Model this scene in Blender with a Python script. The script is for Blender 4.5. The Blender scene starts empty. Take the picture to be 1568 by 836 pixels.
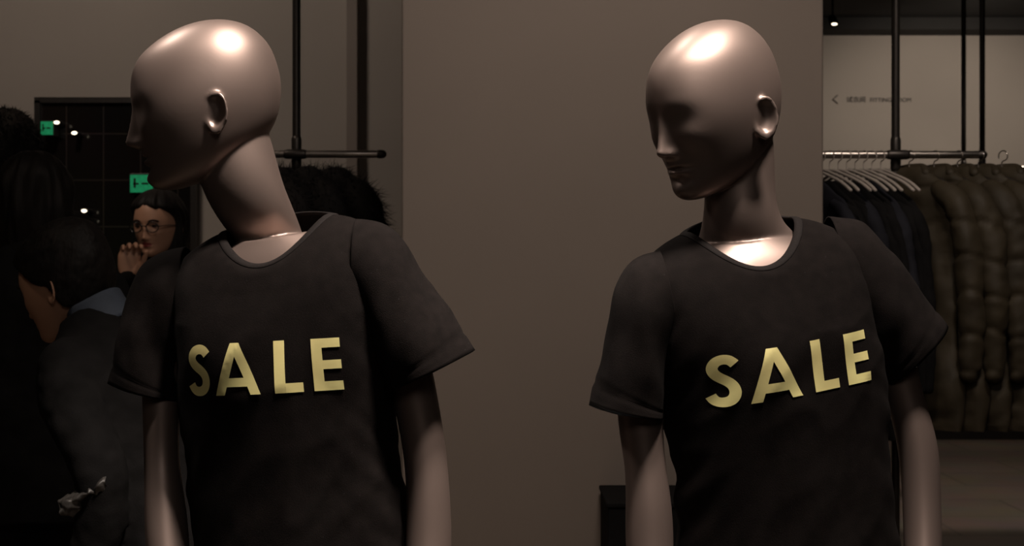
import bpy, bmesh, math, random
import numpy as np
from mathutils import Vector, Matrix, noise
from mathutils.bvhtree import BVHTree
random.seed(7); np.random.seed(7)
scn = bpy.context.scene
COL = scn.collection
CAMD = 2.178; CAMH = 1.4
R = math.radians

def at(u, v, y=0.0):
    """survey sheet (mm on the mannequin plane) -> metres at depth y"""
    d = (CAMD + y) / 2178.0
    return Vector(((u - 784) * d, y, CAMH + (418 - v) * d))

# ------------------------------------------------------------------ utils
def cspline(x, Y, q):
    x = np.array(x, float); Y = np.array(Y, float); n = len(x)
    shp = Y.shape[1:]; Yf = Y.reshape(n, -1); h = np.diff(x)
    A = np.eye(n); B = np.zeros_like(Yf)
    for i in range(1, n - 1):
        A[i, i-1] = h[i-1]; A[i, i] = 2 * (h[i-1] + h[i]); A[i, i+1] = h[i]
        B[i] = 6 * ((Yf[i+1] - Yf[i]) / h[i] - (Yf[i] - Yf[i-1]) / h[i-1])
    M = np.linalg.solve(A, B); q = np.atleast_1d(np.array(q, float))
    k = np.clip(np.searchsorted(x, q) - 1, 0, n - 2)
    a = (x[k+1] - q)[:, None]; b = (q - x[k])[:, None]; hk = h[k][:, None]
    out = (M[k] * a**3 + M[k+1] * b**3) / (6*hk) + (Yf[k]/hk - M[k]*hk/6)*a + (Yf[k+1]/hk - M[k+1]*hk/6)*b
    return out.reshape((len(q),) + shp)

def grid_faces(nr, nc, cap0=False, cap1=False, closed=True):
    f = []
    for i in range(nr - 1):
        for j in range(nc if closed else nc - 1):
            k = (j + 1) % nc
            f.append((i*nc + j, i*nc + k, (i+1)*nc + k, (i+1)*nc + j))
    if cap0: f.append(tuple(range(nc))[::-1])
    if cap1: f.append(tuple((nr-1)*nc + j for j in range(nc)))
    return f

def combine(parts):
    V = []; F = []
    for v, f in parts:
        o = len(V); V.extend([tuple(map(float, p)) for p in v]); F.extend([tuple(i + o for i in q) for q in f])
    return V, F

def empty(name, loc=(0, 0, 0)):
    e = bpy.data.objects.new(name, None); e.empty_display_size = 0.1
    e.location = loc; COL.objects.link(e); return e

def mk(name, vf, mat, parent=None, smooth=True, recalc=True):
    me = bpy.data.meshes.new(name)
    me.from_pydata([tuple(map(float, p)) for p in vf[0]], [], vf[1]); me.update()
    if recalc:
        bm = bmesh.new(); bm.from_mesh(me); bmesh.ops.recalc_face_normals(bm, faces=bm.faces); bm.to_mesh(me); bm.free()
    if smooth: me.polygons.foreach_set('use_smooth', [True]*len(me.polygons))
    o = bpy.data.objects.new(name, me); COL.objects.link(o)
    if mat: me.materials.append(mat)
    if parent:
        o.parent = parent
        o.matrix_parent_inverse = Matrix.Translation(parent.location).inverted()
    return o

def bake(o):
    dg = bpy.context.evaluated_depsgraph_get(); dg.update()
    me = bpy.data.meshes.new_from_object(o.evaluated_get(dg))
    mats = list(o.data.materials)
    o.modifiers.clear(); o.data = me
    if not me.materials:
        for m in mats: me.materials.append(m)
    me.polygons.foreach_set('use_smooth', [True]*len(me.polygons)); me.update()

def remesh(o, vox, it=6, fac=0.5):
    m = o.modifiers.new('r', 'REMESH'); m.mode = 'VOXEL'; m.voxel_size = vox; m.use_smooth_shade = True
    s = o.modifiers.new('s', 'SMOOTH'); s.factor = fac; s.iterations = it
    bake(o)

def xf(vf, M):
    return ([M @ Vector(p) for p in vf[0]], vf[1])

def ring(c, X, Y, hw, fd, bd, p=2.0, n=64, dz=None, Z=None):
    out = []
    for j in range(n):
        a = 2*math.pi*j/n; ca, sa = math.cos(a), math.sin(a)
        x = hw*math.copysign(abs(ca)**(2/p), ca)
        y = (fd if sa > 0 else bd)*math.copysign(abs(sa)**(2/p), sa)
        P = Vector(c) + Vector(X)*x + Vector(Y)*y
        if dz is not None:
            P += Vector(Z)*((dz[0] if sa > 0 else dz[1])*sa*sa)
        out.append(P)
    return out

def loft(rings, sub=6, cap0=True, cap1=True, raw=False):
    A = np.array([[tuple(p) for p in r] for r in rings])
    t = [0.0]
    for i in range(1, len(A)): t.append(t[-1] + max(1e-4, float(np.mean(np.linalg.norm(A[i]-A[i-1], axis=1)))))
    q = np.concatenate([np.linspace(t[i], t[i+1], sub, endpoint=False) for i in range(len(t)-1)] + [[t[-1]]])
    G = cspline(t, A, q)
    if raw: return G
    nr, nc = G.shape[:2]
    return G.reshape(-1, 3), grid_faces(nr, nc, cap0, cap1)

def tube(path, rad, n=16, sub=5, flat=1.0, rnd=True, side=None):
    P = np.array([tuple(p) for p in path], float); r = np.array(rad if hasattr(rad, '__len__') else [rad]*len(P), float)
    t = np.concatenate([[0], np.cumsum(np.linalg.norm(np.diff(P, axis=0), axis=1))])
    if len(P) > 2:
        q = np.linspace(0, t[-1], sub*(len(P)-1)+1); Q = cspline(t, P, q); rr = np.interp(q, t, r)
        rr = np.maximum(cspline(t, r[:, None], q)[:, 0], rr*0.85)
    else:
        q = np.linspace(0, t[-1], sub+1); Q = np.array([P[0] + (P[1]-P[0])*s/t[-1] for s in q]); rr = np.interp(q, t, r)
    T = np.gradient(Q, axis=0); T /= np.linalg.norm(T, axis=1)[:, None]
    up = np.array(side if side is not None else ([0, 1, 0] if abs(T[0][1]) < 0.9 else [1, 0, 0]), float)
    rings = []
    N = up - T[0]*np.dot(up, T[0]); N /= np.linalg.norm(N)
    def mkring(c, Tn, Nn, rad_):
        Bn = np.cross(Tn, Nn)
        return [c + (Nn*math.cos(2*math.pi*j/n)*flat + Bn*math.sin(2*math.pi*j/n))*rad_ for j in range(n)]
    for i in range(len(Q)):
        N = N - T[i]*np.dot(N, T[i]); N /= np.linalg.norm(N)
        if i == 0 and rnd:
            for a in (85, 60, 30): rings.append(mkring(Q[0]-T[0]*rr[0]*math.sin(R(a)), T[0], N, rr[0]*math.cos(R(a))))
        rings.append(mkring(Q[i], T[i], N, rr[i]))
    if rnd:
        for a in (30, 60, 85): rings.append(mkring(Q[-1]+T[-1]*rr[-1]*math.sin(R(a)), T[-1], N, rr[-1]*math.cos(R(a))))
    V = [p for rg in rings for p in rg]
    return V, grid_faces(len(rings), n, True, True)

def box(x0, x1, y0, y1, z0, z1):
    v = [(x, y, z) for z in (z0, z1) for y in (y0, y1) for x in (x0, x1)]
    return v, [(0, 2, 3, 1), (4, 5, 7, 6), (0, 1, 5, 4), (2, 6, 7, 3), (0, 4, 6, 2), (1, 3, 7, 5)]

def bev(o, w=0.004, seg=2):
    m = o.modifiers.new('b', 'BEVEL'); m.width = w; m.segments = seg; m.limit_method = 'ANGLE'
    return o

def ellipsoid(c, r, n=24, m=16):
    V = []
    for i in range(m+1):
        a = math.pi*(0.02 + 0.96*i/m)
        for j in range(n):
            b = 2*math.pi*j/n
            V.append((c[0]+r[0]*math.sin(a)*math.cos(b), c[1]+r[1]*math.sin(a)*math.sin(b), c[2]+r[2]*math.cos(a)))
    return V, grid_faces(m+1, n, True, True)

# -------------------------------------------------------------- materials
def mat(name, col, rough=0.6, metal=0.0, nscale=None, namp=0.15, bump=0.0, bscale=200, sheen=0.0, coat=0.0,
        emis=None, estr=0.0, spec=0.5, stretch=None, lint=0.0):
    m = bpy.data.materials.new(name); m.use_nodes = True; nt = m.node_tree; b = nt.nodes['Principled BSDF']
    b.inputs['Base Color'].default_value = (*col, 1); b.inputs['Roughness'].default_value = rough
    b.inputs['Metallic'].default_value = metal; b.inputs['Specular IOR Level'].default_value = spec
    if sheen: b.inputs['Sheen Weight'].default_value = sheen; b.inputs['Sheen Roughness'].default_value = 0.5
    if coat: b.inputs['Coat Weight'].default_value = coat; b.inputs['Coat Roughness'].default_value = 0.28
    if emis: b.inputs['Emission Color'].default_value = (*emis, 1); b.inputs['Emission Strength'].default_value = estr
    tc = nt.nodes.new('ShaderNodeTexCoord'); mp = nt.nodes.new('ShaderNodeMapping')
    nt.links.new(tc.outputs['Object'], mp.inputs['Vector'])
    if stretch: mp.inputs['Scale'].default_value = stretch
    if nscale:
        n = nt.nodes.new('ShaderNodeTexNoise'); n.inputs['Scale'].default_value = nscale; n.inputs['Detail'].default_value = 5
        nt.links.new(mp.outputs['Vector'], n.inputs['Vector'])
        cr = nt.nodes.new('ShaderNodeValToRGB')
        cr.color_ramp.elements[0].position = 0.3; cr.color_ramp.elements[1].position = 0.7
        cr.color_ramp.elements[0].color = (*[c*(1-namp) for c in col], 1)
        cr.color_ramp.elements[1].color = (*[min(1, c*(1+namp)) for c in col], 1)
        nt.links.new(n.outputs['Fac'], cr.inputs['Fac']); out = cr.outputs['Color']
        if lint:
            vo = nt.nodes.new('ShaderNodeTexVoronoi'); vo.inputs['Scale'].default_value = 60
            nt.links.new(mp.outputs['Vector'], vo.inputs['Vector'])
            r2 = nt.nodes.new('ShaderNodeValToRGB'); r2.color_ramp.elements[0].position = 0.04; r2.color_ramp.elements[1].position = 0.06
            r2.color_ramp.elements[0].color = (lint, lint, lint, 1); r2.color_ramp.elements[1].color = (0, 0, 0, 1)
            nt.links.new(vo.outputs['Distance'], r2.inputs['Fac'])
            ad = nt.nodes.new('ShaderNodeMix'); ad.data_type = 'RGBA'; ad.blend_type = 'ADD'; ad.inputs[0].default_value = 1
            nt.links.new(out, ad.inputs[6]); nt.links.new(r2.outputs['Color'], ad.inputs[7]); out = ad.outputs[2]
        nt.links.new(out, b.inputs['Base Color'])
    if bump:
        n2 = nt.nodes.new('ShaderNodeTexNoise'); n2.inputs['Scale'].default_value = bscale; n2.inputs['Detail'].default_value = 3
        nt.links.new(mp.outputs['Vector'], n2.inputs['Vector'])
        bp = nt.nodes.new('ShaderNodeBump'); bp.inputs['Strength'].default_value = bump; bp.inputs['Distance'].default_value = 0.002
        nt.links.new(n2.outputs['Fac'], bp.inputs['Height']); nt.links.new(bp.outputs['Normal'], b.inputs['Normal'])
    return m

M_man = mat('mannequin_satin', (0.245, 0.186, 0.163), 0.46, metal=0.68, nscale=6, namp=0.03, coat=0.12)
M_shirt = mat('black_cotton', (0.0066, 0.0049, 0.0045), 0.95, nscale=60, namp=0.25, bump=0.35, bscale=900, spec=0.10, lint=0.015)
M_rib = mat('black_rib', (0.008, 0.0058, 0.0054), 0.85, bump=0.4, bscale=700, spec=0.2, nscale=300, namp=0.2)
M_gold = mat('gold_foil', (1.0, 0.86, 0.38), 0.38, metal=0.15, nscale=9, namp=0.12, bump=0.08, bscale=60)
M_wall = mat('plaster_taupe', (0.240, 0.196, 0.165), 0.85, nscale=1.3, namp=0.06, bump=0.06, bscale=120)
M_wall2 = mat('plaster_beige', (0.36, 0.31, 0.265), 0.85, nscale=1.0, namp=0.06, bump=0.06, bscale=90)
M_ceil = mat('ceiling_black', (0.02, 0.018, 0.016), 0.9, nscale=2, namp=0.2)
M_steel = mat('brushed_steel', (0.45, 0.40, 0.36), 0.3, metal=1.0, nscale=40, namp=0.1)
M_dsteel = mat('dark_steel', (0.05, 0.043, 0.038), 0.4, metal=0.7, nscale=30, namp=0.1)
M_blk = mat('black_cloth', (0.006, 0.0055, 0.0055), 0.9, nscale=20, namp=0.3, bump=0.3, bscale=300, spec=0.12)
M_fur = mat('black_fur', (0.007, 0.0055, 0.0055), 0.8, nscale=60, namp=0.4, spec=.3)
M_hair = mat('black_hair', (0.008, 0.006, 0.005), 0.6, nscale=90, namp=0.4, stretch=(1, 1, 0.15), bump=0.6, bscale=160, spec=.2)
M_skin = mat('skin', (0.46, 0.25, 0.16), 0.55, nscale=12, namp=0.06)
M_lip = mat('lips', (0.32, 0.07, 0.06), 0.4, nscale=30, namp=0.06)
M_olive = mat('olive_puffer', (0.036, 0.027, 0.015), 0.66, nscale=9, namp=0.25, bump=0.8, bscale=26, spec=.3)
M_navy = mat('navy_cloth', (0.011, 0.011, 0.015), 0.85, nscale=14, namp=0.3, spec=.2)
M_blue = mat('blue_shirt', (0.045, 0.058, 0.082), 0.8, nscale=40, namp=0.1)
M_bblue = mat('bright_blue_cloth', (0.015, 0.035, 0.19), 0.7, nscale=40, namp=0.1)
M_foil = mat('crinkled_film', (0.035, 0.032, 0.029), 0.5, nscale=60, namp=0.6, bump=1, bscale=60)
M_eye = mat('eye_dark', (0.02, 0.015, 0.012), 0.15, nscale=20, namp=0.05)
M_glass = mat('glasses_frame', (0.01, 0.01, 0.01), 0.25, nscale=20, namp=0.05)
M_green = mat('exit_green', (0.01, 0.2, 0.08), 0.5, emis=(0.01, 0.34, 0.13), estr=0.34, nscale=70, namp=0.5)
M_lamp = mat('lamp_glow', (1, .85, .65), 0.5, emis=(1, .85, .62), estr=3)
M_sign = mat('sign_print', (0.035, 0.030, 0.025), 0.7, nscale=5, namp=0.05)
M_white = mat('white_paint', (0.36, 0.31, 0.27), 0.5, nscale=5, namp=0.05)

def brickmat(name, c1, c2, cm, sx, sy, mortar, rough, coordrot=None):
    m = bpy.data.materials.new(name); m.use_nodes = True; nt = m.node_tree; b = nt.nodes['Principled BSDF']
    tc = nt.nodes.new('ShaderNodeTexCoord'); mp = nt.nodes.new('ShaderNodeMapping'); br = nt.nodes.new('ShaderNodeTexBrick')
    if coordrot: mp.inputs['Rotation'].default_value = coordrot
    nt.links.new(tc.outputs['Object'], mp.inputs['Vector']); nt.links.new(mp.outputs['Vector'], br.inputs['Vector'])
    br.inputs['Color1'].default_value = (*c1, 1); br.inputs['Color2'].default_value = (*c2, 1); br.inputs['Mortar'].default_value = (*cm, 1)
    br.inputs['Scale'].default_value = 1; br.inputs['Brick Width'].default_value = sx; br.inputs['Row Height'].default_value = sy
    br.inputs['Mortar Size'].default_value = mortar; br.offset = 0.0 if coordrot else 0.5
    n = nt.nodes.new('ShaderNodeTexNoise'); n.inputs['Scale'].default_value = 3; n.inputs['Detail'].default_value = 8
    nt.links.new(mp.outputs['Vector'], n.inputs['Vector'])
    mx = nt.nodes.new('ShaderNodeMix'); mx.data_type = 'RGBA'; mx.blend_type = 'MULTIPLY'; mx.inputs[0].default_value = 0.5
    nt.links.new(br.outputs['Color'], mx.inputs[6]); nt.links.new(n.outputs['Color'], mx.inputs[7])
    nt.links.new(mx.outputs[2], b.inputs['Base Color']); b.inputs['Roughness'].default_value = rough
    return m
M_floor = brickmat('floor_tiles', (0.22, 0.17, 0.13), (0.19, 0.148, 0.112), (0.12, 0.095, 0.075), 1.2, 0.6, 0.010, 0.45)
M_panel = brickmat('dark_glass_grid', (0.012, 0.010, 0.009), (0.016, 0.013, 0.011), (0.05, 0.042, 0.036), 0.16, 0.2, 0.003, 0.12, (R(90), 0, 0))

# ------------------------------------------------------------------ room
ZC = 3.5
mk('floor', box(-3.5, 6.2, -5, 10, -0.1, 0), M_floor, smooth=False)
mk('ceiling', box(-3.5, 6.2, -5, 10, ZC, ZC+0.1), M_ceil, smooth=False)
xl = at(615, 0, 1.72).x; xr = at(1261, 0, 1.72).x
bev(mk('wall_center', box(xl, xr, 1.72, 2.02, 0, ZC), M_wall, smooth=False), 0.006)
mk('wall_back', box(-3.5, 0.3, 4.0, 4.15, 0, ZC), M_wall2, smooth=False)
mk('wall_divider', box(0.15, 0.3, 4.15, 9.8, 0, ZC), M_wall, smooth=False)
mk('wall_far', box(0.15, 6.2, 9.8, 10, 0, ZC), M_wall2, smooth=False)
mk('wall_left', box(-3.6, -3.5, -5, 4.15, 0, ZC), M_wall, smooth=False)
mk('wall_right', box(6.2, 6.3, -5, 10, 0, ZC), M_wall, smooth=False)
mk('wall_front', box(-3.6, 6.3, -5.1, -5, 0, ZC), M_wall, smooth=False)
a = at(529, 0, 3.9); b_ = at(546, 0, 3.9)
bev(mk('trim_1', box(a.x, b_.x, 3.93, 4.0, 0, ZC), M_wall, smooth=False), 0.004)
mk('trim_2', box(0.3, 6.2, 9.76, 9.8, 0, 0.12), M_dsteel, smooth=False)
mk('trim_3', box(0.3, 6.2, 9.5, 9.8, ZC-0.1, ZC), M_ceil, smooth=False)

# dark mirror panel; reflected exit signs and lamps are modelled in front of it
pan = empty('mirror_panel', (at(180, 0, 3.95).x, 3.96, 1.2))
p0 = at(60, 155, 3.96); p1 = at(298, 155, 3.96)
mk('glass', box(p0.x, p1.x, 3.95, 3.999, 0.25, p0.z), M_panel, pan, False)
for nm, bx in (('frame_left', (p0.x-.012, p0.x+.012)), ('frame_right', (p1.x-.012, p1.x+.012))):
    mk(nm, box(bx[0], bx[1], 3.93, 3.999, 0.25, p0.z), M_dsteel, pan, False)
mk('frame_top', box(p0.x-.012, p1.x+.012, 3.93, 3.999, p0.z-.01, p0.z+.014), M_dsteel, pan, False)
def mirrored_exit_sign(u, v, w, h):  # stands in for an exit sign reflected in the mirror
    c = at(u, v, 3.86); e = empty('mirrored_exit_sign', c); s = (CAMD+3.86)/2178
    w *= s; h *= s
    bev(mk('case', box(c.x-w/2, c.x+w/2, 3.87, 3.948, c.z-h/2, c.z+h/2), M_dsteel, e, False), 0.003)
    mk('lit_face', box(c.x-w*.45, c.x+w*.45, 3.862, 3.872, c.z-h*.42, c.z+h*.42), M_green, e, False)
    parts = [box(c.x-w*.30, c.x-w*.22, 3.858, 3.862, c.z-h*.2, c.z+h*.25), box(c.x-w*.32, c.x-w*.1, 3.858, 3.862, c.z-h*.05, c.z+h*.03),
             box(c.x+w*.02, c.x+w*.3, 3.858, 3.862, c.z-h*.04, c.z+h*.04)]
    mk('pictogram', combine(parts), M_dsteel, e, False)
mirrored_exit_sign(71, 196, 20, 24); mirrored_exit_sign(216, 281, 38, 32)
for (u, v) in ((88, 188), (115, 204), (130, 323), (131, 337)):
    c = at(u, v, 3.88); e = empty('mirrored_spotlight', c)  # stands in for a shop light reflected in the mirror
    mk('housing', tube([c, c+Vector((0, 0.06, 0))], 0.012, 14, 2), M_dsteel, e)
    mk('lens', ellipsoid((c.x, c.y-0.012, c.z), (0.012, 0.006, 0.007)), M_lamp, e)

# -------------------------------------------------------------- head model
PH = [0, 20, 40, 52, 65, 80, 95, 108, 120, 133, 146, 158, 170, 180]
UF = [-24, 22, 66, 88, 101, 106, 104, 100, 97, 94, 93, 89, 78, 62]
UB = [-24, -66, -95, -107, -114, -117, -112, -101, -82, -52, -20, 12, 42, 62]
HW = [0, 33, 57, 68, 76, 80, 79, 74, 67.5, 58, 45, 31, 15, 0]
CC = [-24, -23, -20, -18, -17, -16, -14, -10, -5, 6, 20, 38, 55, 62]
def sm(x): x = min(1, max(0, x)); return x*x*(3-2*x)
def g(x, w): return math.exp(-(x/w)**2)
NZ = [22, 10, 0, -15, -30, -40, -45, -50, -55, -62]
NA = [0, 1.0, 4, 10, 17, 22, 21, 11, 3, 0]
NW = [9, 8, 7.5, 8, 9, 10.5, 11.5, 12, 12, 12]
def head_mesh(feat=1.0, nth=224, nph=150, sc=1.0, sock=1.0):
    q = np.linspace(0.8, 179.2, nph)
    T = cspline(PH, np.array([UF, UB, HW, CC]).T, q)
    V = []
    for i, ph in enumerate(q):
        z = 6 + 124*math.cos(R(ph)); uf, ub, hw, c = T[i]
        for j in range(nth):
            a = 2*math.pi*j/nth; ca, sa = math.cos(a), math.sin(a)
            pe = 2.0 if sa < 0 else 2.0 + 0.25*g(z+10, 50)
            x = hw*math.copysign(abs(ca)**(2/pe), ca)
            u = c + (uf-c if sa > 0 else c-ub)*math.copysign(abs(sa)**(2/pe), sa)
            d = 0
            if u > 20 and feat:
                ax = abs(x); fr = sm((u-20)/40)
                na = np.interp(-z, [-k for k in NZ], NA); nw = np.interp(-z, [-k for k in NZ], NW)
                d += na*g(x, nw)
                d += 4*g(ax-12, 5)*g(z+45, 6)
                d -= 8.5*sock*g(ax-33, 18)*g(z-2, 17)
                d -= 3*sock*g(ax-16, 8)*g(z-4, 10)
                d += 2.0*sock*g(z-24, 10)*g(ax-24, 24)
                d += 3.0*g(ax-44, 16)*g(z+26, 18)
                d -= 2.5*g(ax-34, 14)*g(z+66, 18)
                lipw = 20
                d += 5.5*g(x, lipw)*g(z+62, 4.2)*(1 - 0.25*g(x, 3.5))
                d += 5.5*g(x, lipw*.85)*g(z+73, 5)
                d -= 7*g(x, 23)*g(z+67, 2.2)
                d -= 4*g(x, 20)*g(z+84, 6)
                d += 5*g(x, 18)*g(z+100, 11)
                d -= 1.8*g(x, 3.5)*g(z+55, 5)
                d *= fr*feat
            V.append((x*sc/1000, -(u+d)*sc/1000, z*sc/1000))
    return V, grid_faces(nph, nth, True, True)

def ear_mesh(side, sc=1.0, n=48):
    """closed ear: rim, bowl and lobe"""
    prof = [(0.02, -6), (0.35, -6), (0.55, -3.5), (0.70, 1.5), (0.80, 4.5), (0.90, 5.5), (0.98, 3.5), (1.0, 0.5), (0.95, -3), (0.8, -7), (0.6, -12), (0.02, -16)]
    V = []
    for r, h in prof:
        for j in range(n):
            a = 2*math.pi*j/n
            fy = math.cos(a); fz = math.sin(a)
            wy = 18.5*(1 + 0.10*fz); wz = 32
            rr = r
            hh = h
            if h > 0 and fy < -0.3: hh = h*(1 - 0.8*sm((-fy-0.3)/0.5))
            if fz < -0.55: hh = h if h < -2 else min(3, h+1.5)
            y = fy*wy*rr + (3 if fz > 0 else -3)*rr*fz*fz
            z = fz*wz*rr
            x = hh + 9*(fy*rr)*0.9 + 4
            V.append((side*(78+x)*sc/1000, (y+16)*sc/1000, (z-19)*sc/1000))
    return V, grid_faces(len(prof), n, True, True)

def hand_mesh(side=1, curl=25, thumb=30, sc=1.0):
    """wrist at origin, fingers towards +z, palm faces -y, thumb towards side*x"""
    parts = [loft([ring((0, 0, z), (1, 0, 0), (0, 1, 0), hw, d, d, 2.4, 24) for z, hw, d in
             ((-0.03, .026, .020), (0, .026, .018), (.03, .036, .016), (.06, .041, .015), (.085, .040, .012), (.095, .034, .009))], 4)]
    for k, (bx, L, r) in enumerate(((.030, .068, .0085), (.010, .077, .009), (-.011, .071, .0085), (-.030, .055, .0075))):
        p = Vector((bx*side, 0, .082)); pts = [p.copy()]; ang = R(curl*0.5); sp = bx*0.9*side
        for m, f in enumerate((.48, .29, .23)):
            d = Vector((sp*0.8, -math.sin(ang), math.cos(ang))).normalized(); p = p + d*L*f; pts.append(p.copy()); ang += R(curl*(1.1+.1*k))
        parts.append(tube(pts, [r*1.05, r, r*.92, r*.8], 12, 4))
    p = Vector((.022*side, -.006, .02)); d1 = Vector((side*math.sin(R(thumb+12)), -.35, math.cos(R(thumb+12)))).normalized()
    d2 = Vector((side*math.sin(R(thumb-12)), -.45, math.cos(R(thumb-12)))).normalized()
    parts.append(tube([p, p+d1*.042, p+d1*.042+d2*.03, p+d1*.042+d2*.055], [.014, .0115, .010, .0085], 12, 4))
    V, F = combine(parts)
    return [Vector(v)*sc for v in V], F

def head_matrix(c, theta, pitch, roll):
    return Matrix.Translation(c) @ Matrix.Rotation(R(-theta), 4, 'Z') @ Matrix.Rotation(R(-roll), 4, 'Y') @ Matrix.Rotation(R(pitch), 4, 'X')

# ------------------------------------------------------------ mannequins
def polyline_stroke(pts, w, n=40):
    P = np.array(pts, float); t = np.concatenate([[0], np.cumsum(np.linalg.norm(np.diff(P, axis=0), axis=1))])
    q = np.linspace(0, t[-1], n); Q = cspline(t, P, q); T = np.gradient(Q, axis=0); T /= np.linalg.norm(T, axis=1)[:, None]
    N = np.stack([-T[:, 1], T[:, 0]], 1)
    return Q + N*w/2, Q - N*w/2
def strip(A, B, m=5):
    V = []; n = len(A)
    for i in range(n):
        for k in range(m+1): V.append(tuple(A[i] + (B[i]-A[i])*k/m))
    F = [(i*(m+1)+k, i*(m+1)+k+1, (i+1)*(m+1)+k+1, (i+1)*(m+1)+k) for i in range(n-1) for k in range(m)]
    return V, F
def seg(a, b, n=16):
    a = np.array(a, float); b = np.array(b, float); return np.array([a + (b-a)*i/(n-1) for i in range(n)])
def rect(x0, x1, y0, y1):
    return strip(seg((x0, y0), (x0, y1)), seg((x1, y0), (x1, y1)))
def letters():
    L = []
    A, B = polyline_stroke([(37.5, 63), (31, 69.5), (22, 71.3), (12.5, 67), (8.5, 57.5), (13, 48), (23, 40), (31.5, 31), (33.5, 21), (28.5, 10.5), (18.5, 6.8), (9, 9.5), (3.5, 18)], 14.5, 60)
    L.append(strip(A, B))
    n = 24; out = seg((51, 0), (81.5, 79), n)
    inn = np.array([(67.5 + (89.5-67.5)*min(1, t/.74), 58.5*min(1, t/.74) + max(0, t-.74)/.26*20.5) for t in np.linspace(0, 1, n)])
    L.append(strip(out, inn)); m = lambda P: np.array([(179-x, y) for x, y in P])
    L.append(strip(m(out), m(inn)))
    L.append(strip(seg((71.5, 12.5), (107.5, 12.5)), seg((76.2, 26), (102.8, 26)), 5))
    L.append(rect(150, 166.5, 0, 79)); L.append(rect(166.5, 191, 0, 14.5))
    L.append(rect(206, 221.5, 0, 79))
    for y0, y1 in ((0, 14), (32.5, 46), (65, 79)): L.append(rect(221.5, 248, y0, y1))
    V = []; F = []
    for v, f in L:
        o = len(V); V += [(x-124, y-39.5) for x, y in v]; F += [tuple(i+o for i in q) for q in f]
    return V, F

SHIRT = [ # hw, fd, bd, zs, zf-zs, zb-zs
    (89, 80, 60, 0, -66, 14), (102, 90, 70, -3, -70, 9), (124, 97, 82, -12, -73, 2), (150, 102, 94, -28, -72, -6), (172, 106, 104, -52, -62, -16),
    (179, 112, 110, -90, -45, -16), (176, 118, 114, -140, -22, -8), (171, 122, 114, -190, -6, 0), (166, 116, 110, -260, 0, 0),
    (162, 108, 106, -370, 0, 0), (170, 110, 108, -500, 0, 0), (184, 122, 120, -640, 0, 0)]
BODY = [(62, 50, 56, -20, -6, 0), (108, 67, 74, -40, -10, 0), (150, 79, 88, -66, -8, 0), (166, 92, 98, -105, 0, 0),
        (160, 100, 100, -180, 0, 0), (150, 96, 96, -260, 0, 0), (140, 88, 90, -370, 0, 0), (150, 90, 95, -500, 0, 0), (160, 95, 100, -640, 0, 0)]

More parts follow.
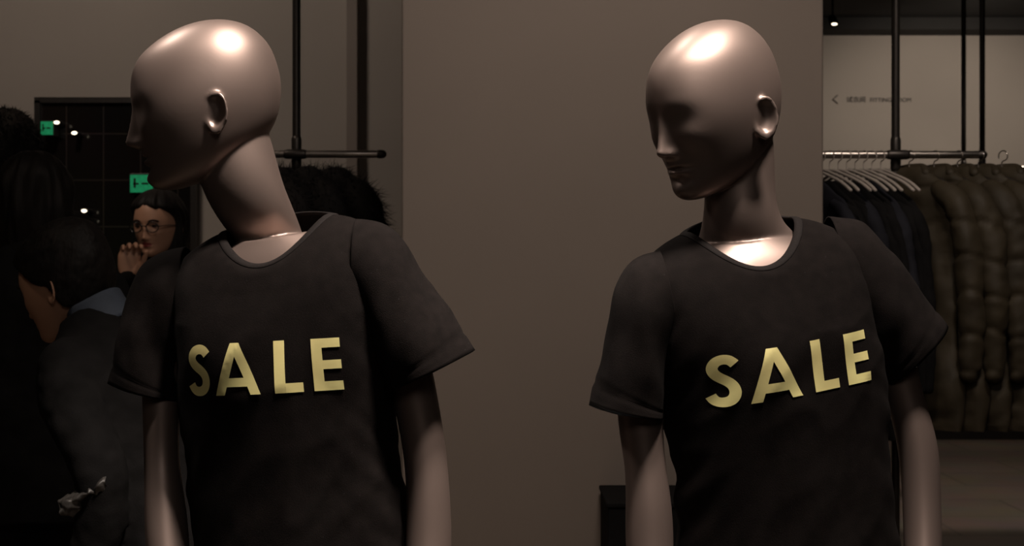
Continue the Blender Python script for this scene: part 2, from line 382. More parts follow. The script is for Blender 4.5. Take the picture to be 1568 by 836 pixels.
def mannequin(cfg):
    root_loc = at(cfg['ctr'][3][1], 836, 0); root = empty('mannequin_sale_tshirt', (root_loc.x, 0, 0))
    yaw = cfg['yaw']
    zk = [-c[0] for c in cfg['ctr']]; tab = [[c[1], c[2], c[3]] for c in cfg['ctr']]
    def frame(zl):
        u, v, roll = cspline(zk, tab, [-zl])[0]
        if zl > 0: u, v, roll = tab[0][0] - zl*math.sin(R(tab[0][2])), tab[0][1]-zl*math.cos(R(tab[0][2])), tab[0][2]
        M = Matrix.Rotation(R(-yaw), 3, 'Z') @ Matrix.Rotation(R(-roll), 3, 'Y')
        return at(u, v, 0), M @ Vector((1, 0, 0)), M @ Vector((0, -1, 0)), M @ Vector((0, 0, 1))
    def rings(T, n, p=2.25):
        out = []
        for hw, fd, bd, zs, df, db in T:
            c, X, Y, Z = frame(zs)
            pp = p if zs < -20 else 2.0 + (p-2)*(-zs/20) if zs < 0 else 2.0
            out.append(ring(c, X, Y, hw/1000, fd/1000, bd/1000, pp, n, (df/1000, db/1000), Z))
        return out
    # --- body: head, ears, neck, bust
    H = head_matrix(at(*cfg['head']), cfg['htheta'], cfg['hpitch'], cfg['hroll'])
    parts = [xf(head_mesh(1.12, sc=cfg['hs'], sock=.34), H), xf(ear_mesh(1, cfg['hs']), H), xf(ear_mesh(-1, cfg['hs']), H)]
    parts.append(loft(rings(BODY, 64), 6))
    nk = []
    pts = cfg['neck']; P = [at(p[0], p[1], p[3]) for p in pts]
    for i, p in enumerate(pts):
        T = (P[min(i+1, len(P)-1)] - P[max(i-1, 0)]).normalized()
        X = Vector((1, 0, 0)); X = (X - T*X.dot(T)).normalized(); Y = T.cross(X).normalized()
        nk.append(ring(P[i], X, Y, p[2]/1000, p[4]/1000, p[4]/1000, 2.0, 48))
    parts.append(loft(nk, 6))
    body = mk('head_and_bust', combine(parts), M_man, root)
    remesh(body, 0.0021, 14, 0.5)
    # --- arms
    for k, arm in enumerate(cfg['arms']):
        pp = [at(p[0], p[1], p[3]) for p in arm]
        o = mk('arm_%d' % (k+1), tube(pp, [p[2]/1000 for p in arm], 40, 6, flat=1.05), M_man, root)
        d = (pp[-1]-pp[-2]).normalized()
        hm = xf(hand_mesh(1 if k == 0 else -1, 14, 25), Matrix.Translation(pp[-1]) @ Vector((0, 0, 1)).rotation_difference(d).to_matrix().to_4x4() @ Matrix.Rotation(R(90 if k == 0 else -90), 4, 'Z'))
        h = mk('hand_%d' % (k+1), hm, M_man, root); remesh(h, 0.003, 3)
    # --- shirt torso
    n = 208
    G = loft(rings(SHIRT, n), 14, raw=True); nr = G.shape[0]
    sd = cfg['seed']
    ctrl = G.mean(axis=1)
    for i in range(nr):
        ti = i/(nr-1); amp = 0.0025 + 0.0085*sm((ti-.25)/.6)
        if i < 16: amp *= i/16
        for j in range(n):
            p = Vector(G[i, j]); d = (p - Vector(ctrl[i])); d.z = 0; d.normalize()
            ang = 2*math.pi*j/n
            w = noise.noise(Vector((p.x*8+sd, p.z*2.2+p.x*4, p.y*5)))*1.0 + 0.35*noise.noise(Vector((p.x*20+sd, p.z*6-p.x*14, p.y*16)))
            rd = noise.noise(Vector((p.x*12-p.z*9, p.z*5+p.x*5, sd)))
            w += .45*(1-abs(rd)*2.2)*sm((ti-.3)/.3)
            side = abs(math.cos(ang))**4
            w2 = noise.noise(Vector((sd*3, p.z*26 + abs(p.x-ctrl[i][0])*30, 0)))*side*sm((ti-.35)/.2)
            G[i, j] += np.array(d)*(amp*w + 0.007*w2)
    V = G.reshape(-1, 3)
    shirt = mk('tshirt_body', (V, grid_faces(nr, n)), M_shirt, root)
    s = shirt.modifiers.new('t', 'SOLIDIFY'); s.thickness = 0.0025; s.offset = -1
    bvh = BVHTree.FromPolygons([Vector(v) for v in V], grid_faces(nr, n))
    # collar rib
    CV = []; nb = 10
    for j in range(n):
        p = Vector(G[0, j]); d = (Vector(G[0, j]) - Vector(G[4, j])).normalized(); tn = (Vector(G[0, (j+1) % n]) - Vector(G[0, j-1])).normalized()
        nn = tn.cross(d).normalized()
        for k in range(nb):
            b = 2*math.pi*k/nb; CV.append(p + d*0.0068*math.cos(b) + nn*0.0026*math.sin(b))
    mk('tshirt_collar', (CV, grid_faces(n, nb) + [((n-1)*nb+k, (n-1)*nb+(k+1) % nb, (k+1) % nb, k) for k in range(nb)]), M_rib, root)
    # sleeves
    for k, sl in enumerate(cfg['sleeves']):
        rg = []; m = 112
        for (u0, v0, u1, v1, dep, y) in sl:
            A = at(u0, v0, y); B = at(u1, v1, y); c = (A+B)/2; ax = (A-B)/2
            rg.append([c + ax*math.cos(2*math.pi*j/m) + Vector((0, -dep/1000, 0))*math.sin(2*math.pi*j/m) for j in range(m)])
        S = loft(rg, 14, raw=True); ns = S.shape[0]
        for i in range(ns):
            c = Vector(S[i].mean(axis=0)); amp = 0.013*sm(i/ns*1.4) + .001
            for j in range(m):
                p = Vector(S[i, j]); d = (p-c).normalized()
                w = noise.noise(Vector((p.x*13+sd*2, p.y*13, p.z*6+k*7))) + .4*noise.noise(Vector((p.x*30+sd*2, p.y*24, p.z*18)))
                if i == ns-5: w -= 0.12
                S[i, j] += np.array(d)*amp*w
        o = mk('tshirt_sleeve_%d' % (k+1), (S.reshape(-1, 3), grid_faces(ns, m)), M_shirt, root)
        s = o.modifiers.new('t', 'SOLIDIFY'); s.thickness = 0.003; s.offset = 1
    # lettering pressed on the chest
    LV, LF = letters(); tu, tv, troll, tsx, tsy = cfg['text']
    M = Matrix.Rotation(R(-yaw), 3, 'Z') @ Matrix.Rotation(R(-troll), 3, 'Y'); f = M @ Vector((0, -1, 0)); c = at(tu, tv, -0.115)
    out = []
    for x, y in LV:
        o = c + M @ Vector((x*tsx/1000, 0, y*tsy/1000)) + f*0.3
        hit = bvh.ray_cast(o, -f)
        hp = hit[0] if hit[0] is not None else o - f*0.3
        out.append(hp + f*0.0012)
    tm = mk('sale_lettering', (out, LF), M_gold, root, recalc=False)
    if tm.data.polygons[0].normal.dot(f) < 0: tm.data.flip_normals()
    # trousers, shoes, base
    pc, X, Y, Z = frame(-560)
    cx = pc.x
    tr = [loft([ring((cx, 0.0, z), (1, 0, 0), (0, -1, 0), hw, d, d, 2.2, 48) for z, hw, d in ((.80, .155, .10), (.90, .152, .10), (1.0, .135, .09))], 4)]
    for s_ in (-1, 1):
        tr.append(tube([(cx+s_*.085, 0, .84), (cx+s_*.09, -.005, .65), (cx+s_*.09, -.012, .48), (cx+s_*.088, .01, .3), (cx+s_*.085, .02, .12)], [.085, .078, .062, .055, .048], 32, 5))
    t = mk('trousers', combine(tr), M_blk, root); remesh(t, 0.008, 4)
    for s_ in (-1, 1):
        sh = tube([(cx+s_*.085, .05, .055), (cx+s_*.088, -.03, .05), (cx+s_*.092, -.13, .038)], [.038, .04, .03], 24, 5)
        mk('shoe_%d' % (1 if s_ < 0 else 2), sh, M_blk, root)
    bp = mk('base_plate', ([(cx+.2*math.cos(2*math.pi*j/64), .2*math.sin(2*math.pi*j/64), z) for z in (0.0, .01) for j in range(64)], grid_faces(2, 64, True, True)), M_steel, root, False)
    return root

LCFG = dict(seed=1.3, yaw=15, head=(314, 165, -0.01), htheta=80, hpitch=7, hroll=0, hs=1.01,
    ctr=[(0, 427, 342, 8), (-140, 437, 476, 6), (-275, 438, 610, 3.5), (-500, 457, 836, 2), (-660, 462, 995, 0)],
    neck=[(350, 180, 52, 0.0, 50), (357, 228, 59, 0.0, 52), (373, 285, 59, 0, 50), (391, 322, 55, 0.008, 44), (407, 352, 52, .022, 36), (418, 384, 52, .034, 30), (428, 420, 52, .04, 26)],
    arms=[[(262, 450, 42, .045), (250, 560, 33, .04), (247, 640, 28, .03), (248, 710, 27, .02), (253, 780, 31, 0), (257, 840, 32, -.02), (264, 920, 26, -.05), (270, 1000, 20, -.08)],
          [(575, 420, 44, -.045), (622, 550, 35, -.045), (638, 620, 33, -.045), (651, 700, 32, -.05), (656, 780, 33, -.055), (656, 840, 34, -.06), (652, 920, 28, -.08), (645, 1000, 20, -.1)]],
    sleeves=[[(285, 380, 300, 500, 62, .045), (252, 388, 285, 530, 70, .045), (222, 413, 276, 565, 70, .045), (195, 488, 276, 590, 68, .045), (168, 584, 277, 612, 66, .045)],
             [(545, 338, 545, 470, 62, -.045), (582, 343, 565, 510, 72, -.045), (612, 366, 575, 545, 74, -.045), (665, 445, 585, 575, 72, -.045), (724, 538, 594, 600, 70, -.045)]],
    text=(398, 563, 3.2, .945, .96))
RCFG = dict(seed=5.1, yaw=-12, head=(1093, 171, -0.03), htheta=54, hpitch=13, hroll=0, hs=1.035,
    ctr=[(0, 1133, 346, 8.5), (-140, 1158, 480, 9), (-270, 1184, 608, 8), (-500, 1208, 838, 4), (-660, 1215, 998, 0)],
    neck=[(1130, 188, 50, 0.0, 50), (1132, 240, 53, 0.0, 52), (1133, 290, 54, 0, 52), (1135, 332, 59, 0, 52), (1138, 362, 72, .008, 50), (1144, 394, 90, .018, 48), (1150, 430, 86, .024, 42)],
    arms=[[(1000, 460, 44, -.04), (984, 570, 36, -.04), (981, 640, 34, -.045), (987, 705, 31, -.05), (993, 775, 34, -.055), (995, 840, 35, -.06), (1001, 920, 28, -.08), (1010, 1000, 20, -.1)],
          [(1318, 430, 44, .04), (1366, 540, 34, .04), (1383, 600, 29, .035), (1404, 680, 30, .03), (1411, 760, 29, .02), (1413, 840, 28, .0), (1412, 920, 24, -.03), (1410, 1000, 19, -.05)]],
    sleeves=[[(1010, 387, 1030, 505, 62, -.04), (985, 395, 1020, 540, 70, -.04), (960, 418, 1014, 575, 72, -.04), (935, 500, 1016, 610, 70, -.04), (905, 622, 1020, 641, 66, -.04)],
             [(1268, 334, 1280, 465, 62, .04), (1305, 339, 1300, 505, 70, .04), (1332, 354, 1315, 540, 72, .04), (1385, 425, 1335, 570, 70, .04), (1440, 505, 1352, 592, 66, .04)]],
    text=(1218, 566, 8.8, 1.01, .96))
mannequin(LCFG); mannequin(RCFG)

# --------------------------------------------------------------- garments
def hanger(parent, M, mt=None):
    pts = [Vector((0.0, .018*math.cos(R(a)), .0 + .018*math.sin(R(a)))) for a in (-20, 30, 80, 130, 180, 230, 270)]
    pts = [Vector((p.x, p.y, p.z - .004)) for p in pts] + [Vector((0, 0, -.06))]
    parts = [tube(pts, .0022, 8, 4), tube([(0, -.20, -.135), (0, -.17, -.115), (0, -.06, -.07), (0, 0, -.055), (0, .06, -.07), (0, .17, -.115), (0, .20, -.135)], [.006, .006, .0055, .0055, .0055, .006, .006], 10, 4)]
    mk('hanger', xf(combine(parts), M), mt or M_steel, parent)

def garment(name, u, yaw, y, mt, length=0.72, thick=.045, quilt=0.0, rail_v=237, sleeve_r=.058, hmat=None, top=-.075, wid=.21):
    c = at(u, rail_v, y); M = Matrix.Translation(c) @ Matrix.Rotation(R(yaw), 4, 'Z')
    e = empty(name, c)
    if mt is not M_fur: hanger(e, M, hmat)
    n = 48; rg = []
    prof = [(top+.012, .3, .22), (top, .6, .33), (top-.035, .85, .58), (top-.075, .97, .86), (top-.14, 1.0, .97), (top-.3, 1.1, .93), (top-length*.7, 1.15, .95), (top-length+.02, 1.05, .98), (top-length, .8, .96)]
    for z, t, w in prof:
        rg.append(ring((0, 0, z), (1, 0, 0), (0, 1, 0), thick*t, wid*w, wid*w, 2.4, n))
    G = loft(rg, 16, raw=True)
    sd = u*0.1
    crease = lambda ph: 1 - 1.6*math.exp(-(math.sin(math.pi*ph)/.26)**2)
    for i in range(G.shape[0]):
        for j in range(n):
            p = G[i, j]; nz = noise.noise(Vector((p[0]*12+sd, p[1]*9, p[2]*6))) + .5*noise.noise(Vector((p[1]*26+sd, p[2]*20, p[0]*9)))
            q = quilt*crease((p[2]+.25*p[1]+.03*noise.noise(Vector((p[1]*10, sd, p[2]*3))))/.135) if quilt else 0
            G[i, j, 0] += math.copysign(1, p[0] if abs(p[0]) > 1e-5 else 1)*(q + nz*.014)*min(1, abs(p[0])*40)
            G[i, j, 1] *= 1 + nz*.05
    parts = [(G.reshape(-1, 3), grid_faces(G.shape[0], n, True, True))]
    for s in (-1, 1):
        path = [(0, s*wid*.60, top-.075), (0.004*s, s*wid*.86, top-.115), (.004, s*wid*1.06, top-.22), (.006, s*wid*1.14, top-.38), (.008, s*wid*1.16, top-.54), (.01, s*wid*1.12, top-.70)]
        rad = [sleeve_r*.8, sleeve_r, sleeve_r, sleeve_r*.95, sleeve_r*.85, sleeve_r*.68]
        v, f = tube(path, rad, 24, 14)
        v = [Vector(p) for p in v]; out = []
        for k, p in enumerate(v):
            cz = p.z; cy = s*wid*(1.02 + .14*sm((top-.1-cz)/.3)); d = Vector((p.x-.006, p.y-cy, 0))
            q = quilt*1.0*crease((cz+.3*p.x+.03*noise.noise(Vector((p.y*12, sd, s+cz*4))))/.125) if quilt and cz < top-.16 else 0
            nz = noise.noise(Vector((p.x*14+sd, p.y*14+s*4, p.z*7)))*.012 + noise.noise(Vector((p.x*30+sd, p.y*30+s*4, p.z*28)))*.005
            out.append(p + (d.normalized()*(q+nz) if d.length > .02 else Vector()))
        parts.append((out, f))
    if quilt:
        parts.append(tube([(-.01, -.075, top-.015), (.012, -.045, top+.004), (.018, 0, top+.008), (.012, .045, top+.004), (-.01, .075, top-.015)], .017, 16, 5))
    o = mk('garment_shell', xf(combine(parts), M), mt, e)
    return e, o

def rack(u0, u1, upole, v, y, floor=True):
    c = at(upole, v, y); e = empty('clothing_rack', (c.x, y, 0)); a = at(u0, v, y); b = at(u1, v, y)
    mk('rail', tube([a, b], .0135, 20, 4), M_steel, e)
    mk('post', tube([(c.x, y+.03, 0.0 if floor else c.z-.03), (c.x, y+.03, ZC)], .0145, 20, 4, rnd=False), M_dsteel, e)
    mk('joint', combine([tube([c+Vector((-.03, 0, 0)), c+Vector((.03, 0, 0))], .017, 20, 2), tube([c+Vector((0, .03, -.045)), c+Vector((0, .03, .055))], .018, 20, 2)]), M_dsteel, e)
    for q in (a, b): mk('rail_cap', tube([q+Vector((-.005, 0, 0)), q+Vector((.005, 0, 0))], .0155, 16, 2), M_dsteel, e)
    if floor: mk('foot', tube([(c.x, y+.03, 0.0), (c.x, y+.03, .008)], .03, 20, 1, rnd=False), M_dsteel, e)
    return e
rack(1225, 1503, 1375, 237, 2.82)
rack(345, 583, 452, 236, 2.82)
rack(1430, 1700, 1507, 258, 5.4, False)
rack(1300, 1478, 1478, 262, 6.6, False)

us = np.linspace(1246, 1350, 9)
for i, u in enumerate(us):
    garment('hanging_shirt', u, 27+random.uniform(-4, 4), 2.82, M_blk if i % 3 else M_navy, .88, .017, 0, 237, .026, M_white, top=-.105)
for i, u in enumerate((1394, 1432, 1468, 1500, 1536)):
    garment('puffer_coat', u, 36+random.uniform(-3, 3), 2.82, M_olive, .90, .034, .0045, 237, .047, top=-.055, wid=.215)
for i, u in enumerate(np.linspace(1480, 1680, 10)):
    garment('hanging_shirt', u, 20+random.uniform(-5, 5), 5.4, M_blk, .75, .03, 0, 258, .04)
for i, u in enumerate(np.linspace(1310, 1465, 8)):
    garment('hanging_shirt', u, 20+random.uniform(-5, 5), 6.6, M_navy, .75, .03, 0, 262, .04)

def furry(o, count, L=.03, r=.0012):
    me = o.data; bm = bmesh.new(); bm.from_mesh(me); bmesh.ops.triangulate(bm, faces=bm.faces)
    fs = list(bm.faces); areas = [f.calc_area() for f in fs]; ch = random.choices(fs, areas, k=count)
    V = [v.co.copy() for v in bm.verts]; bm.verts.index_update(); F = [tuple(v.index for v in f.verts) for f in fs]
    for f in ch:
        a, b = random.random(), random.random()
        if a+b > 1: a, b = 1-a, 1-b
        p = f.verts[0].co*(1-a-b) + f.verts[1].co*a + f.verts[2].co*b
        d = (f.normal + Vector((random.gauss(0, .5), random.gauss(0, .5), random.gauss(-.35, .5)))).normalized()
        t = d.orthogonal().normalized()*r*random.uniform(.7, 1.4); k = len(V); l = L*random.uniform(.5, 1.3)
        V += [p-t, p+t, p+d*l+Vector((0, 0, -l*.2))]; F.append((k, k+1, k+2))
    bm.free()
    nm = bpy.data.meshes.new(me.name+'_fur'); nm.from_pydata([tuple(v) for v in V], [], F); nm.update()
    for m in me.materials: nm.materials.append(m)
    nm.polygons.foreach_set('use_smooth', [True]*len(nm.polygons)); o.data = nm

for u, yw, tp in ((432, 30, -.06), (470, 45, -.055), (514, 52, -.06)):
    e, o = garment('fur_coat', u, yw, 2.82, M_fur, .8, .06, 0, 236, .065, top=tp, wid=.15)
    furry(o, 8000, .045, .0014)
e, o = garment('blue_jacket', 366, 20, 2.82, M_bblue, .6, .025, 0, 236, .030, top=-.19, wid=.12)

# ------------------------------------------------------------- wall sign
sg = empty('fitting_room_sign', at(1340, 152, 9.79))
def text(body, u, v, size, y=9.795, parent=None, m=None, nm='lettering'):
    cu = bpy.data.curves.new(nm, 'FONT'); cu.body = body; cu.size = size; cu.extrude = .002
    o = bpy.data.objects.new(nm, cu); COL.objects.link(o); o.location = at(u, v, y); o.rotation_euler = (R(90), 0, 0); cu.materials.append(m)
    o.parent = parent; o.matrix_parent_inverse = Matrix.Translation(parent.location).inverted()
text('试衣间', 1296, 156, .055, parent=sg, m=M_sign)
text('FITTING ROOM', 1332, 156, .050, parent=sg, m=M_sign)
c = at(1279, 152, 9.79)
mk('arrow', combine([tube([c+Vector((.022, 0, .036)), c+Vector((-.018, 0, 0))], .003, 8, 2), tube([c+Vector((-.018, 0, 0)), c+Vector((.022, 0, -.036))], .003, 8, 2)]), M_sign, sg)

# ceiling spot and tracks
for (u, v, y) in ((1275, 34, 7.6),):
    c = at(u, v, y); e = empty('ceiling_spotlight', c)
    mk('stem', tube([(c.x, c.y, c.z), (c.x, c.y, ZC)], .008, 10, 2, rnd=False), M_dsteel, e)
    mk('can', tube([c+Vector((0, .02, .03)), c+Vector((0, -.05, -.02))], .028, 20, 2, rnd=False), M_dsteel, e)
    mk('lens', ellipsoid(tuple(c+Vector((0, -.052, -.022))), (.020, .010, .008)), M_lamp, e)
for k, (u, y) in enumerate(((1290, 6.8), (1400, 5.6), (1500, 7.8))):
    mk('trim_%d' % (4+k), box(at(u-8, 0, y).x, 6.1, y, y+.05, 3.42, 3.5), M_ceil, None, False)

# plinth at the foot of the wall
c = at(931, 758, 1.4)
e = empty('display_plinth', (c.x+.2, 1.5, 0))
bev(mk('block', box(c.x, c.x+.42, 1.40, 1.70, 0.0, c.z-.032), M_blk, e, False), .004)
bev(mk('top', box(c.x-.004, c.x+.424, 1.396, 1.704, c.z-.032, c.z-.02), M_blk, e, False), .003)

# ----------------------------------------------------------------- people
def hair_short(Hm, hs, thick=13, nz=3):
    V, F = head_mesh(0, 140, 100, 1.0); out = []
    for x, y, z in V:
        u = -y*1000; z_ = z*1000; x_ = x*1000
        zh = np.interp(u, [-120, -60, -30, -12, 8, 25, 55, 100], [-78, -74, -60, -8, 0, 10, 45, 74])
        m = sm((z_-zh+4)/12); n = Vector((x_, -(u+5)*.8, z_-0)).normalized()
        q = noise.noise(Vector((x_*.04, y*40, z_*.04)))*nz + noise.noise(Vector((x_*.25, y*250, z_*.12)))*nz*.6
        d = -4*(1-m) + (thick+q)*m*(1+.35*sm((z_-40)/60))
        out.append(Vector((x, y, z)) + n*d/1000)
    return xf(([p*hs for p in out], F), Hm)

def hair_long(Hm, hs, bottom=-230, front=34):
    T = [(142, -22, -26, 4), (138, 10, -62, 30), (120, 58, -98, 62), (95, 86, -120, 80), (74, 90, -130, 90), (56, 66, -133, 95), (32, front+10, -134, 98), (5, front+2, -134, 98), (-40, front, -128, 98), (-100, front-4, -112, 94), (-160, front-6, -102, 92), (bottom, front-14, -92, 84), (bottom-14, 6, -60, 50)]
    n = 90; rg = []
    for z, uf, ub, hw in T:
        c = (uf+ub)/2; rg.append([Vector((p.x, p.y, p.z)) for p in ring((0, -c/1000, z/1000), (1, 0, 0), (0, -1, 0), hw/1000, (uf-c)/1000, (c-ub)/1000, 2.3, n)])
    G = loft(rg, 8, raw=True); nr = G.shape[0]
    for i in range(nr):
        c = G[i].mean(axis=0)
        for j in range(n):
            p = G[i, j]; d = p-c; d[2] = 0; L = np.linalg.norm(d) + 1e-6
            w = noise.noise(Vector((j*.9, p[2]*3, 1))) * .004 + noise.noise(Vector((j*.25, p[2]*9, 4)))*.012
            G[i, j] += d/L*w*min(1, L/.04)
    return xf(([Vector(v)*hs for v in G.reshape(-1, 3)], grid_faces(nr, n, True, True)), Hm)

def person(name, head, y, body_yaw, head_yaw, pitch, s_h, lean, jacket, hair, arms=None, roll=0, face=True, bulk=1.0, collar=None):
    Hc = at(head[0], head[1], y); L = R(lean)
    hz = .9 + .68*math.cos(L) - .04*math.sin(L); hf = .68*math.sin(L) + .04*math.cos(L)
    s = Hc.z/hz
    f = Vector((-math.sin(R(body_yaw)), -math.cos(R(body_yaw)), 0)); base = Vector((Hc.x, y, 0)) - f*hf*s
    e = empty(name, base)
    B = Matrix.Translation(base) @ Matrix.Rotation(R(-body_yaw), 4, 'Z') @ Matrix.Scale(s, 4)
    U = B @ Matrix.Translation((0, 0, .9)) @ Matrix.Rotation(L, 4, 'X') @ Matrix.Translation((0, 0, -.9))
    b = bulk
    tz = [(.76, .185, .13, .13), (.95, .18, .13, .13), (1.1, .175, .125, .125), (1.25, .19, .13, .13), (1.34, .195, .12, .125), (1.40, .165, .095, .105), (1.445, .105, .075, .085), (1.485, .072, .066, .07)]
    parts = [loft([ring((0, 0, z), (1, 0, 0), (0, -1, 0), hw*b, fd*b, bd*b, 2.3, 48) for z, hw, fd, bd in tz], 6)]
    arms = arms or [[(-.17, 0, 1.35), (-.225, .01, 1.22), (-.245, .03, 1.08), (-.24, -.05, .95), (-.22, -.13, .86)], [(.17, 0, 1.35), (.225, .01, 1.22), (.245, .03, 1.08), (.24, -.05, .95), (.22, -.13, .86)]]
    for a in arms: parts.append(tube(a, [.07*b, .064*b, .056*b, .05*b, .042*b], 24, 6))
    o = mk('jacket', xf(combine(parts), U), jacket, e); remesh(o, .008*s, 5)
    nz = o.modifiers.new('d', 'DISPLACE'); tx = bpy.data.textures.new('folds', 'CLOUDS'); tx.noise_scale = .09; nz.texture = tx; nz.strength = .022; nz.texture_coords = 'GLOBAL'
    lg = []
    for q in (-1, 1): lg.append(tube([(q*.085, 0, .86), (q*.095, 0, .68), (q*.1, -.01, .48), (q*.1, .015, .28), (q*.1, .02, .09)], [.095, .088, .068, .06, .052], 24, 5))
    lg.append(ellipsoid((0, 0, .86), (.165, .115, .11)))
    o = mk('trousers', xf(combine(lg), B), M_blk, e); remesh(o, .010, 4)
    for q in (-1, 1): mk('shoe', xf(tube([(q*.1, .06, .05), (q*.1, -.04, .048), (q*.108, -.15, .036)], [.042, .043, .034], 20, 5), B), M_blk, e)
    Hm = head_matrix(Hc, head_yaw, pitch, roll)
    nb = U @ Vector((0, 0.01, 1.44)); nt = Hm @ Vector((0, .028, -.06))
    hp = [xf(head_mesh(.9, 160, 110, s_h), Hm), xf(ear_mesh(1, s_h), Hm), xf(ear_mesh(-1, s_h), Hm), tube([nb, (nb+nt)/2, nt], [.062*s_h, .055*s_h, .056*s_h], 28, 5)]
    o = mk('head', combine(hp), M_skin, e); remesh(o, .003, 4)
    if face:
        inv = Hm.inverted(); o.data.materials.append(M_lip)
        for p in o.data.polygons:
            c = inv @ p.center; X, Uu, Z = c.x*1000/s_h, -c.y*1000/s_h, c.z*1000/s_h
            if Uu > 60 and abs(X) < 21 and abs(Z+67) < 10*(1-(X/23)**2): p.material_index = 1
        for q in (-1, 1):
            c = Vector((q*.032, -.0885, .004))*s_h
            mk('eye', xf(ellipsoid(tuple(c), (.013*s_h, .007*s_h, .0055*s_h)), Hm), M_eye, e)
            mk('eyebrow', xf(tube([Vector((q*.017, -.1035, .022))*s_h, Vector((q*.033, -.101, .027))*s_h, Vector((q*.050, -.088, .021))*s_h], .0028, 8, 4), Hm), M_hair, e)
    if hair == 'short': mk('hair', hair_short(Hm, s_h), M_hair, e)
    elif hair == 'long': mk('hair', hair_long(Hm, s_h), M_hair, e)
    if collar:
        cs = []
        for k, (z, r) in enumerate(((1.43, .088), (1.47, .078), (1.505, .072))):
            cs.append([U @ p for p in ring((0, .012, z), (1, 0, 0), (0, -1, 0), r, r*.95, r*1.05, 2, 40, (-.03, .012), (0, 0, 1))])
        o = mk('shirt_collar', loft(cs, 4, False, False), collar, e); so = o.modifiers.new('t', 'SOLIDIFY'); so.thickness = .006
    return e, U, Hm, s

# man leaning over, seen from behind
e, U, Hm, s = person('man_in_dark_jacket', (100, 436), 1.02, 108, 110, 18, .98, 24, M_blk, 'short', collar=M_blue, bulk=1.08)
for k, up in enumerate(((-.24, -.05, .95), (.24, -.05, .95))):
    d = Vector((0, -.65, -.75)).normalized(); p = Vector((up[0]*.92, -.15, .83))
    hm = xf(hand_mesh(-1 if k else 1, 30, 28), U @ Matrix.Translation(p) @ Vector((0, 0, 1)).rotation_difference(d).to_matrix().to_4x4())
    h = mk('hand', hm, M_skin, e); remesh(h, .003, 3)
# crinkled plastic wrap over his forearm
c = at(132, 757, .70)
G = []
for i in range(60):
    for j in range(24):
        t = i/59; w = (j/23-.5)
        p = c + Vector(((t-.5)*.095, 0, (t-.5)*.06)) + Vector((-.4, 0, .9))*w*.036*(1+.3*math.sin(t*9))
        p += Vector((noise.noise(p*60), noise.noise(p*60+Vector((5, 0, 0)))*1.8, noise.noise(p*70+Vector((0, 9, 0)))))*.007
        p += Vector((0, -.03*math.cos(w*3.1), 0))
        G.append(p)
o = mk('plastic_wrap', (G, grid_faces(60, 24, closed=False)), M_foil, e)

# woman with glasses holding her collar
armsW = [[(-.165, 0, 1.34), (-.22, -.02, 1.2), (-.235, -.07, 1.10), (-.19, -.16, 1.22), (-.135, -.19, 1.33)],
         [(.17, 0, 1.35), (.225, .01, 1.22), (.245, .03, 1.08), (.24, -.05, .95), (.22, -.13, .86)]]
WY = 3.1
e, U, Hm, s = person('woman_with_glasses', (240, 345), WY, 8, 12, 6, .96, 2, M_blk, 'long', arms=armsW)
hs = .96
gl = []
for q in (-1, 1):
    pts = [Vector((q*.034 + .025*math.cos(a)*1.0, -.112 + .004*abs(math.cos(a)), .000 + .019*math.sin(a)))*hs for a in np.linspace(0, 2*math.pi, 17)]
    gl.append(tube(pts, .0022, 8, 3, rnd=False))
    gl.append(tube([Vector((q*.059, -.108, .004))*hs, Vector((q*.078, -.06, .004))*hs, Vector((q*.084, .005, .0))*hs], .0016, 8, 3))
gl.append(tube([Vector((-.009, -.112, .004))*hs, Vector((0, -.117, .006))*hs, Vector((.009, -.112, .004))*hs], .002, 8, 3))
mk('glasses', xf(combine(gl), Hm), M_glass, e)
wr = U @ Vector((-.135, -.19, 1.33))
hy = WY-.2
hm = xf(hand_mesh(1, 42, 22, .97), Matrix.Translation(at(194, 424, hy)) @ Matrix.Rotation(R(8), 4, 'Y') @ Matrix.Rotation(R(25), 4, 'Z'))
h = mk('hand', hm, M_skin, e); remesh(h, .0028, 3)
mk('sleeve_cuff', tube([wr, at(194, 428, hy)], [.042, .036], 20, 4), M_blk, e)
hm = xf(hand_mesh(-1, 20, 25, .95), U @ Matrix.Translation((.215, -.14, .86)) @ Matrix.Rotation(R(155), 4, 'X'))
h = mk('hand', hm, M_skin, e); remesh(h, .003, 3)

# woman with long black hair seen from behind
e, U, Hm, s = person('woman_long_black_hair', (52, 315), 1.60, 165, 160, 5, 1.0, 3, M_blk, 'long', bulk=1.1)
for q in (-1, 1):
    h = mk('hand', xf(hand_mesh(q, 20, 25, .95), U @ Matrix.Translation((q*.215, -.14, .86)) @ Matrix.Rotation(R(155), 4, 'X')), M_skin, e); remesh(h, .003, 3)
# person with fur hood
e, U, Hm, s = person('person_in_fur_hood', (8, 238), 2.3, 150, 150, 5, .95, 2, M_blk, 'short', bulk=1.15)
hd = mk('fur_hood', hair_long(Hm, 1.0, -120, 70), M_fur, e); furry(hd, 3500, .022)
for q in (-1, 1):
    h = mk('hand', xf(hand_mesh(q, 20, 25, .95), U @ Matrix.Translation((q*.215, -.14, .86)) @ Matrix.Rotation(R(155), 4, 'X')), M_skin, e); remesh(h, .003, 3)

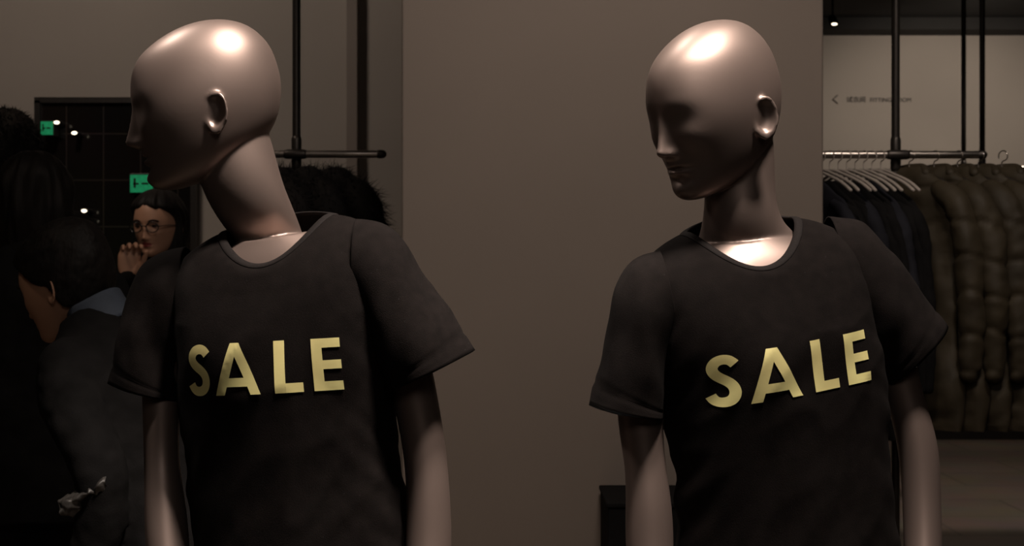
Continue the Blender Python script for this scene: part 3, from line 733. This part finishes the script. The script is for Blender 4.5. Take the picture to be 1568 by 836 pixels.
# ----------------------------------------------------------------- lights
def spot(name, loc, tgt, e, ang=60, rad=.12, col=(1, .86, .755), blend=.8):
    l = bpy.data.lights.new(name, 'SPOT'); l.energy = e; l.spot_size = R(ang); l.spot_blend = blend; l.shadow_soft_size = rad; l.color = col
    o = bpy.data.objects.new(name, l); COL.objects.link(o); o.location = loc
    o.rotation_euler = (Vector(tgt)-Vector(loc)).to_track_quat('-Z', 'Y').to_euler(); return o
def area(name, loc, tgt, e, size, col=(1, .87, .77)):
    l = bpy.data.lights.new(name, 'AREA'); l.energy = e; l.size = size; l.color = col
    o = bpy.data.objects.new(name, l); COL.objects.link(o); o.location = loc
    o.rotation_euler = (Vector(tgt)-Vector(loc)).to_track_quat('-Z', 'Y').to_euler(); return o
spot('spot_mannequin_a', (.16, -.62, 3.35), (-.36, 0, 1.45), 380, 42, .14)
spot('spot_mannequin_b', (.62, -.65, 3.35), (.38, 0, 1.45), 340, 42, .14)
spot('spot_rim_a', (-1.5, .35, 3.35), (-.45, 0, 1.6), 80, 30, .14)
spot('spot_rim_b', (-.25, .45, 3.35), (.32, 0, 1.6), 60, 30, .14)
area('fill_behind_camera', (.2, -3.2, 3.4), (0, 0, 1.3), 15, 1.6)  # added soft fill from behind the camera, not a shop fitting
spot('spot_center_wall', (.25, .1, 3.4), (.25, 1.72, 1.3), 105, 80, .3)
spot('spot_far_wall', (3.6, 7.8, 3.3), (3.6, 9.8, 2.3), 90, 100, .2, (1, .88, .76))
spot('spot_back_wall', (-1.7, 2.2, 3.4), (-1.5, 4.0, 2.6), 48, 110, .2)
spot('spot_rack', (1.5, 1.0, 3.4), (1.95, 2.8, 1.3), 80, 70, .15)
spot('spot_floor', (3.3, 5.8, 3.4), (3.3, 6.3, 0), 110, 90, .2)
spot('spot_people', (-1.9, 1.9, 3.4), (-1.3, 2.8, 1.4), 18, 60, .15, (1, .75, .55))
spot('spot_fill_man', (-1.9, .2, 3.4), (-1.1, 1.0, 1.3), 12, 50, .15, (1, .8, .62))  # added light that lifts the man out of the dark, not a shop lamp
w = bpy.data.worlds.new('world'); scn.world = w; w.use_nodes = True
w.node_tree.nodes['Background'].inputs[0].default_value = (.9, .76, .67, 1); w.node_tree.nodes['Background'].inputs[1].default_value = .02
# ----------------------------------------------------------------- camera
cd = bpy.data.cameras.new('camera'); cd.lens = 50; cd.sensor_width = 36; cam = bpy.data.objects.new('camera', cd); COL.objects.link(cam)
cam.location = (0, -CAMD, CAMH); cam.rotation_euler = (R(90), 0, 0); scn.camera = cam
cd.dof.use_dof = True; cd.dof.focus_distance = 2.12; cd.dof.aperture_fstop = 11
scn.view_settings.view_transform = 'Standard'; scn.view_settings.look = 'None'
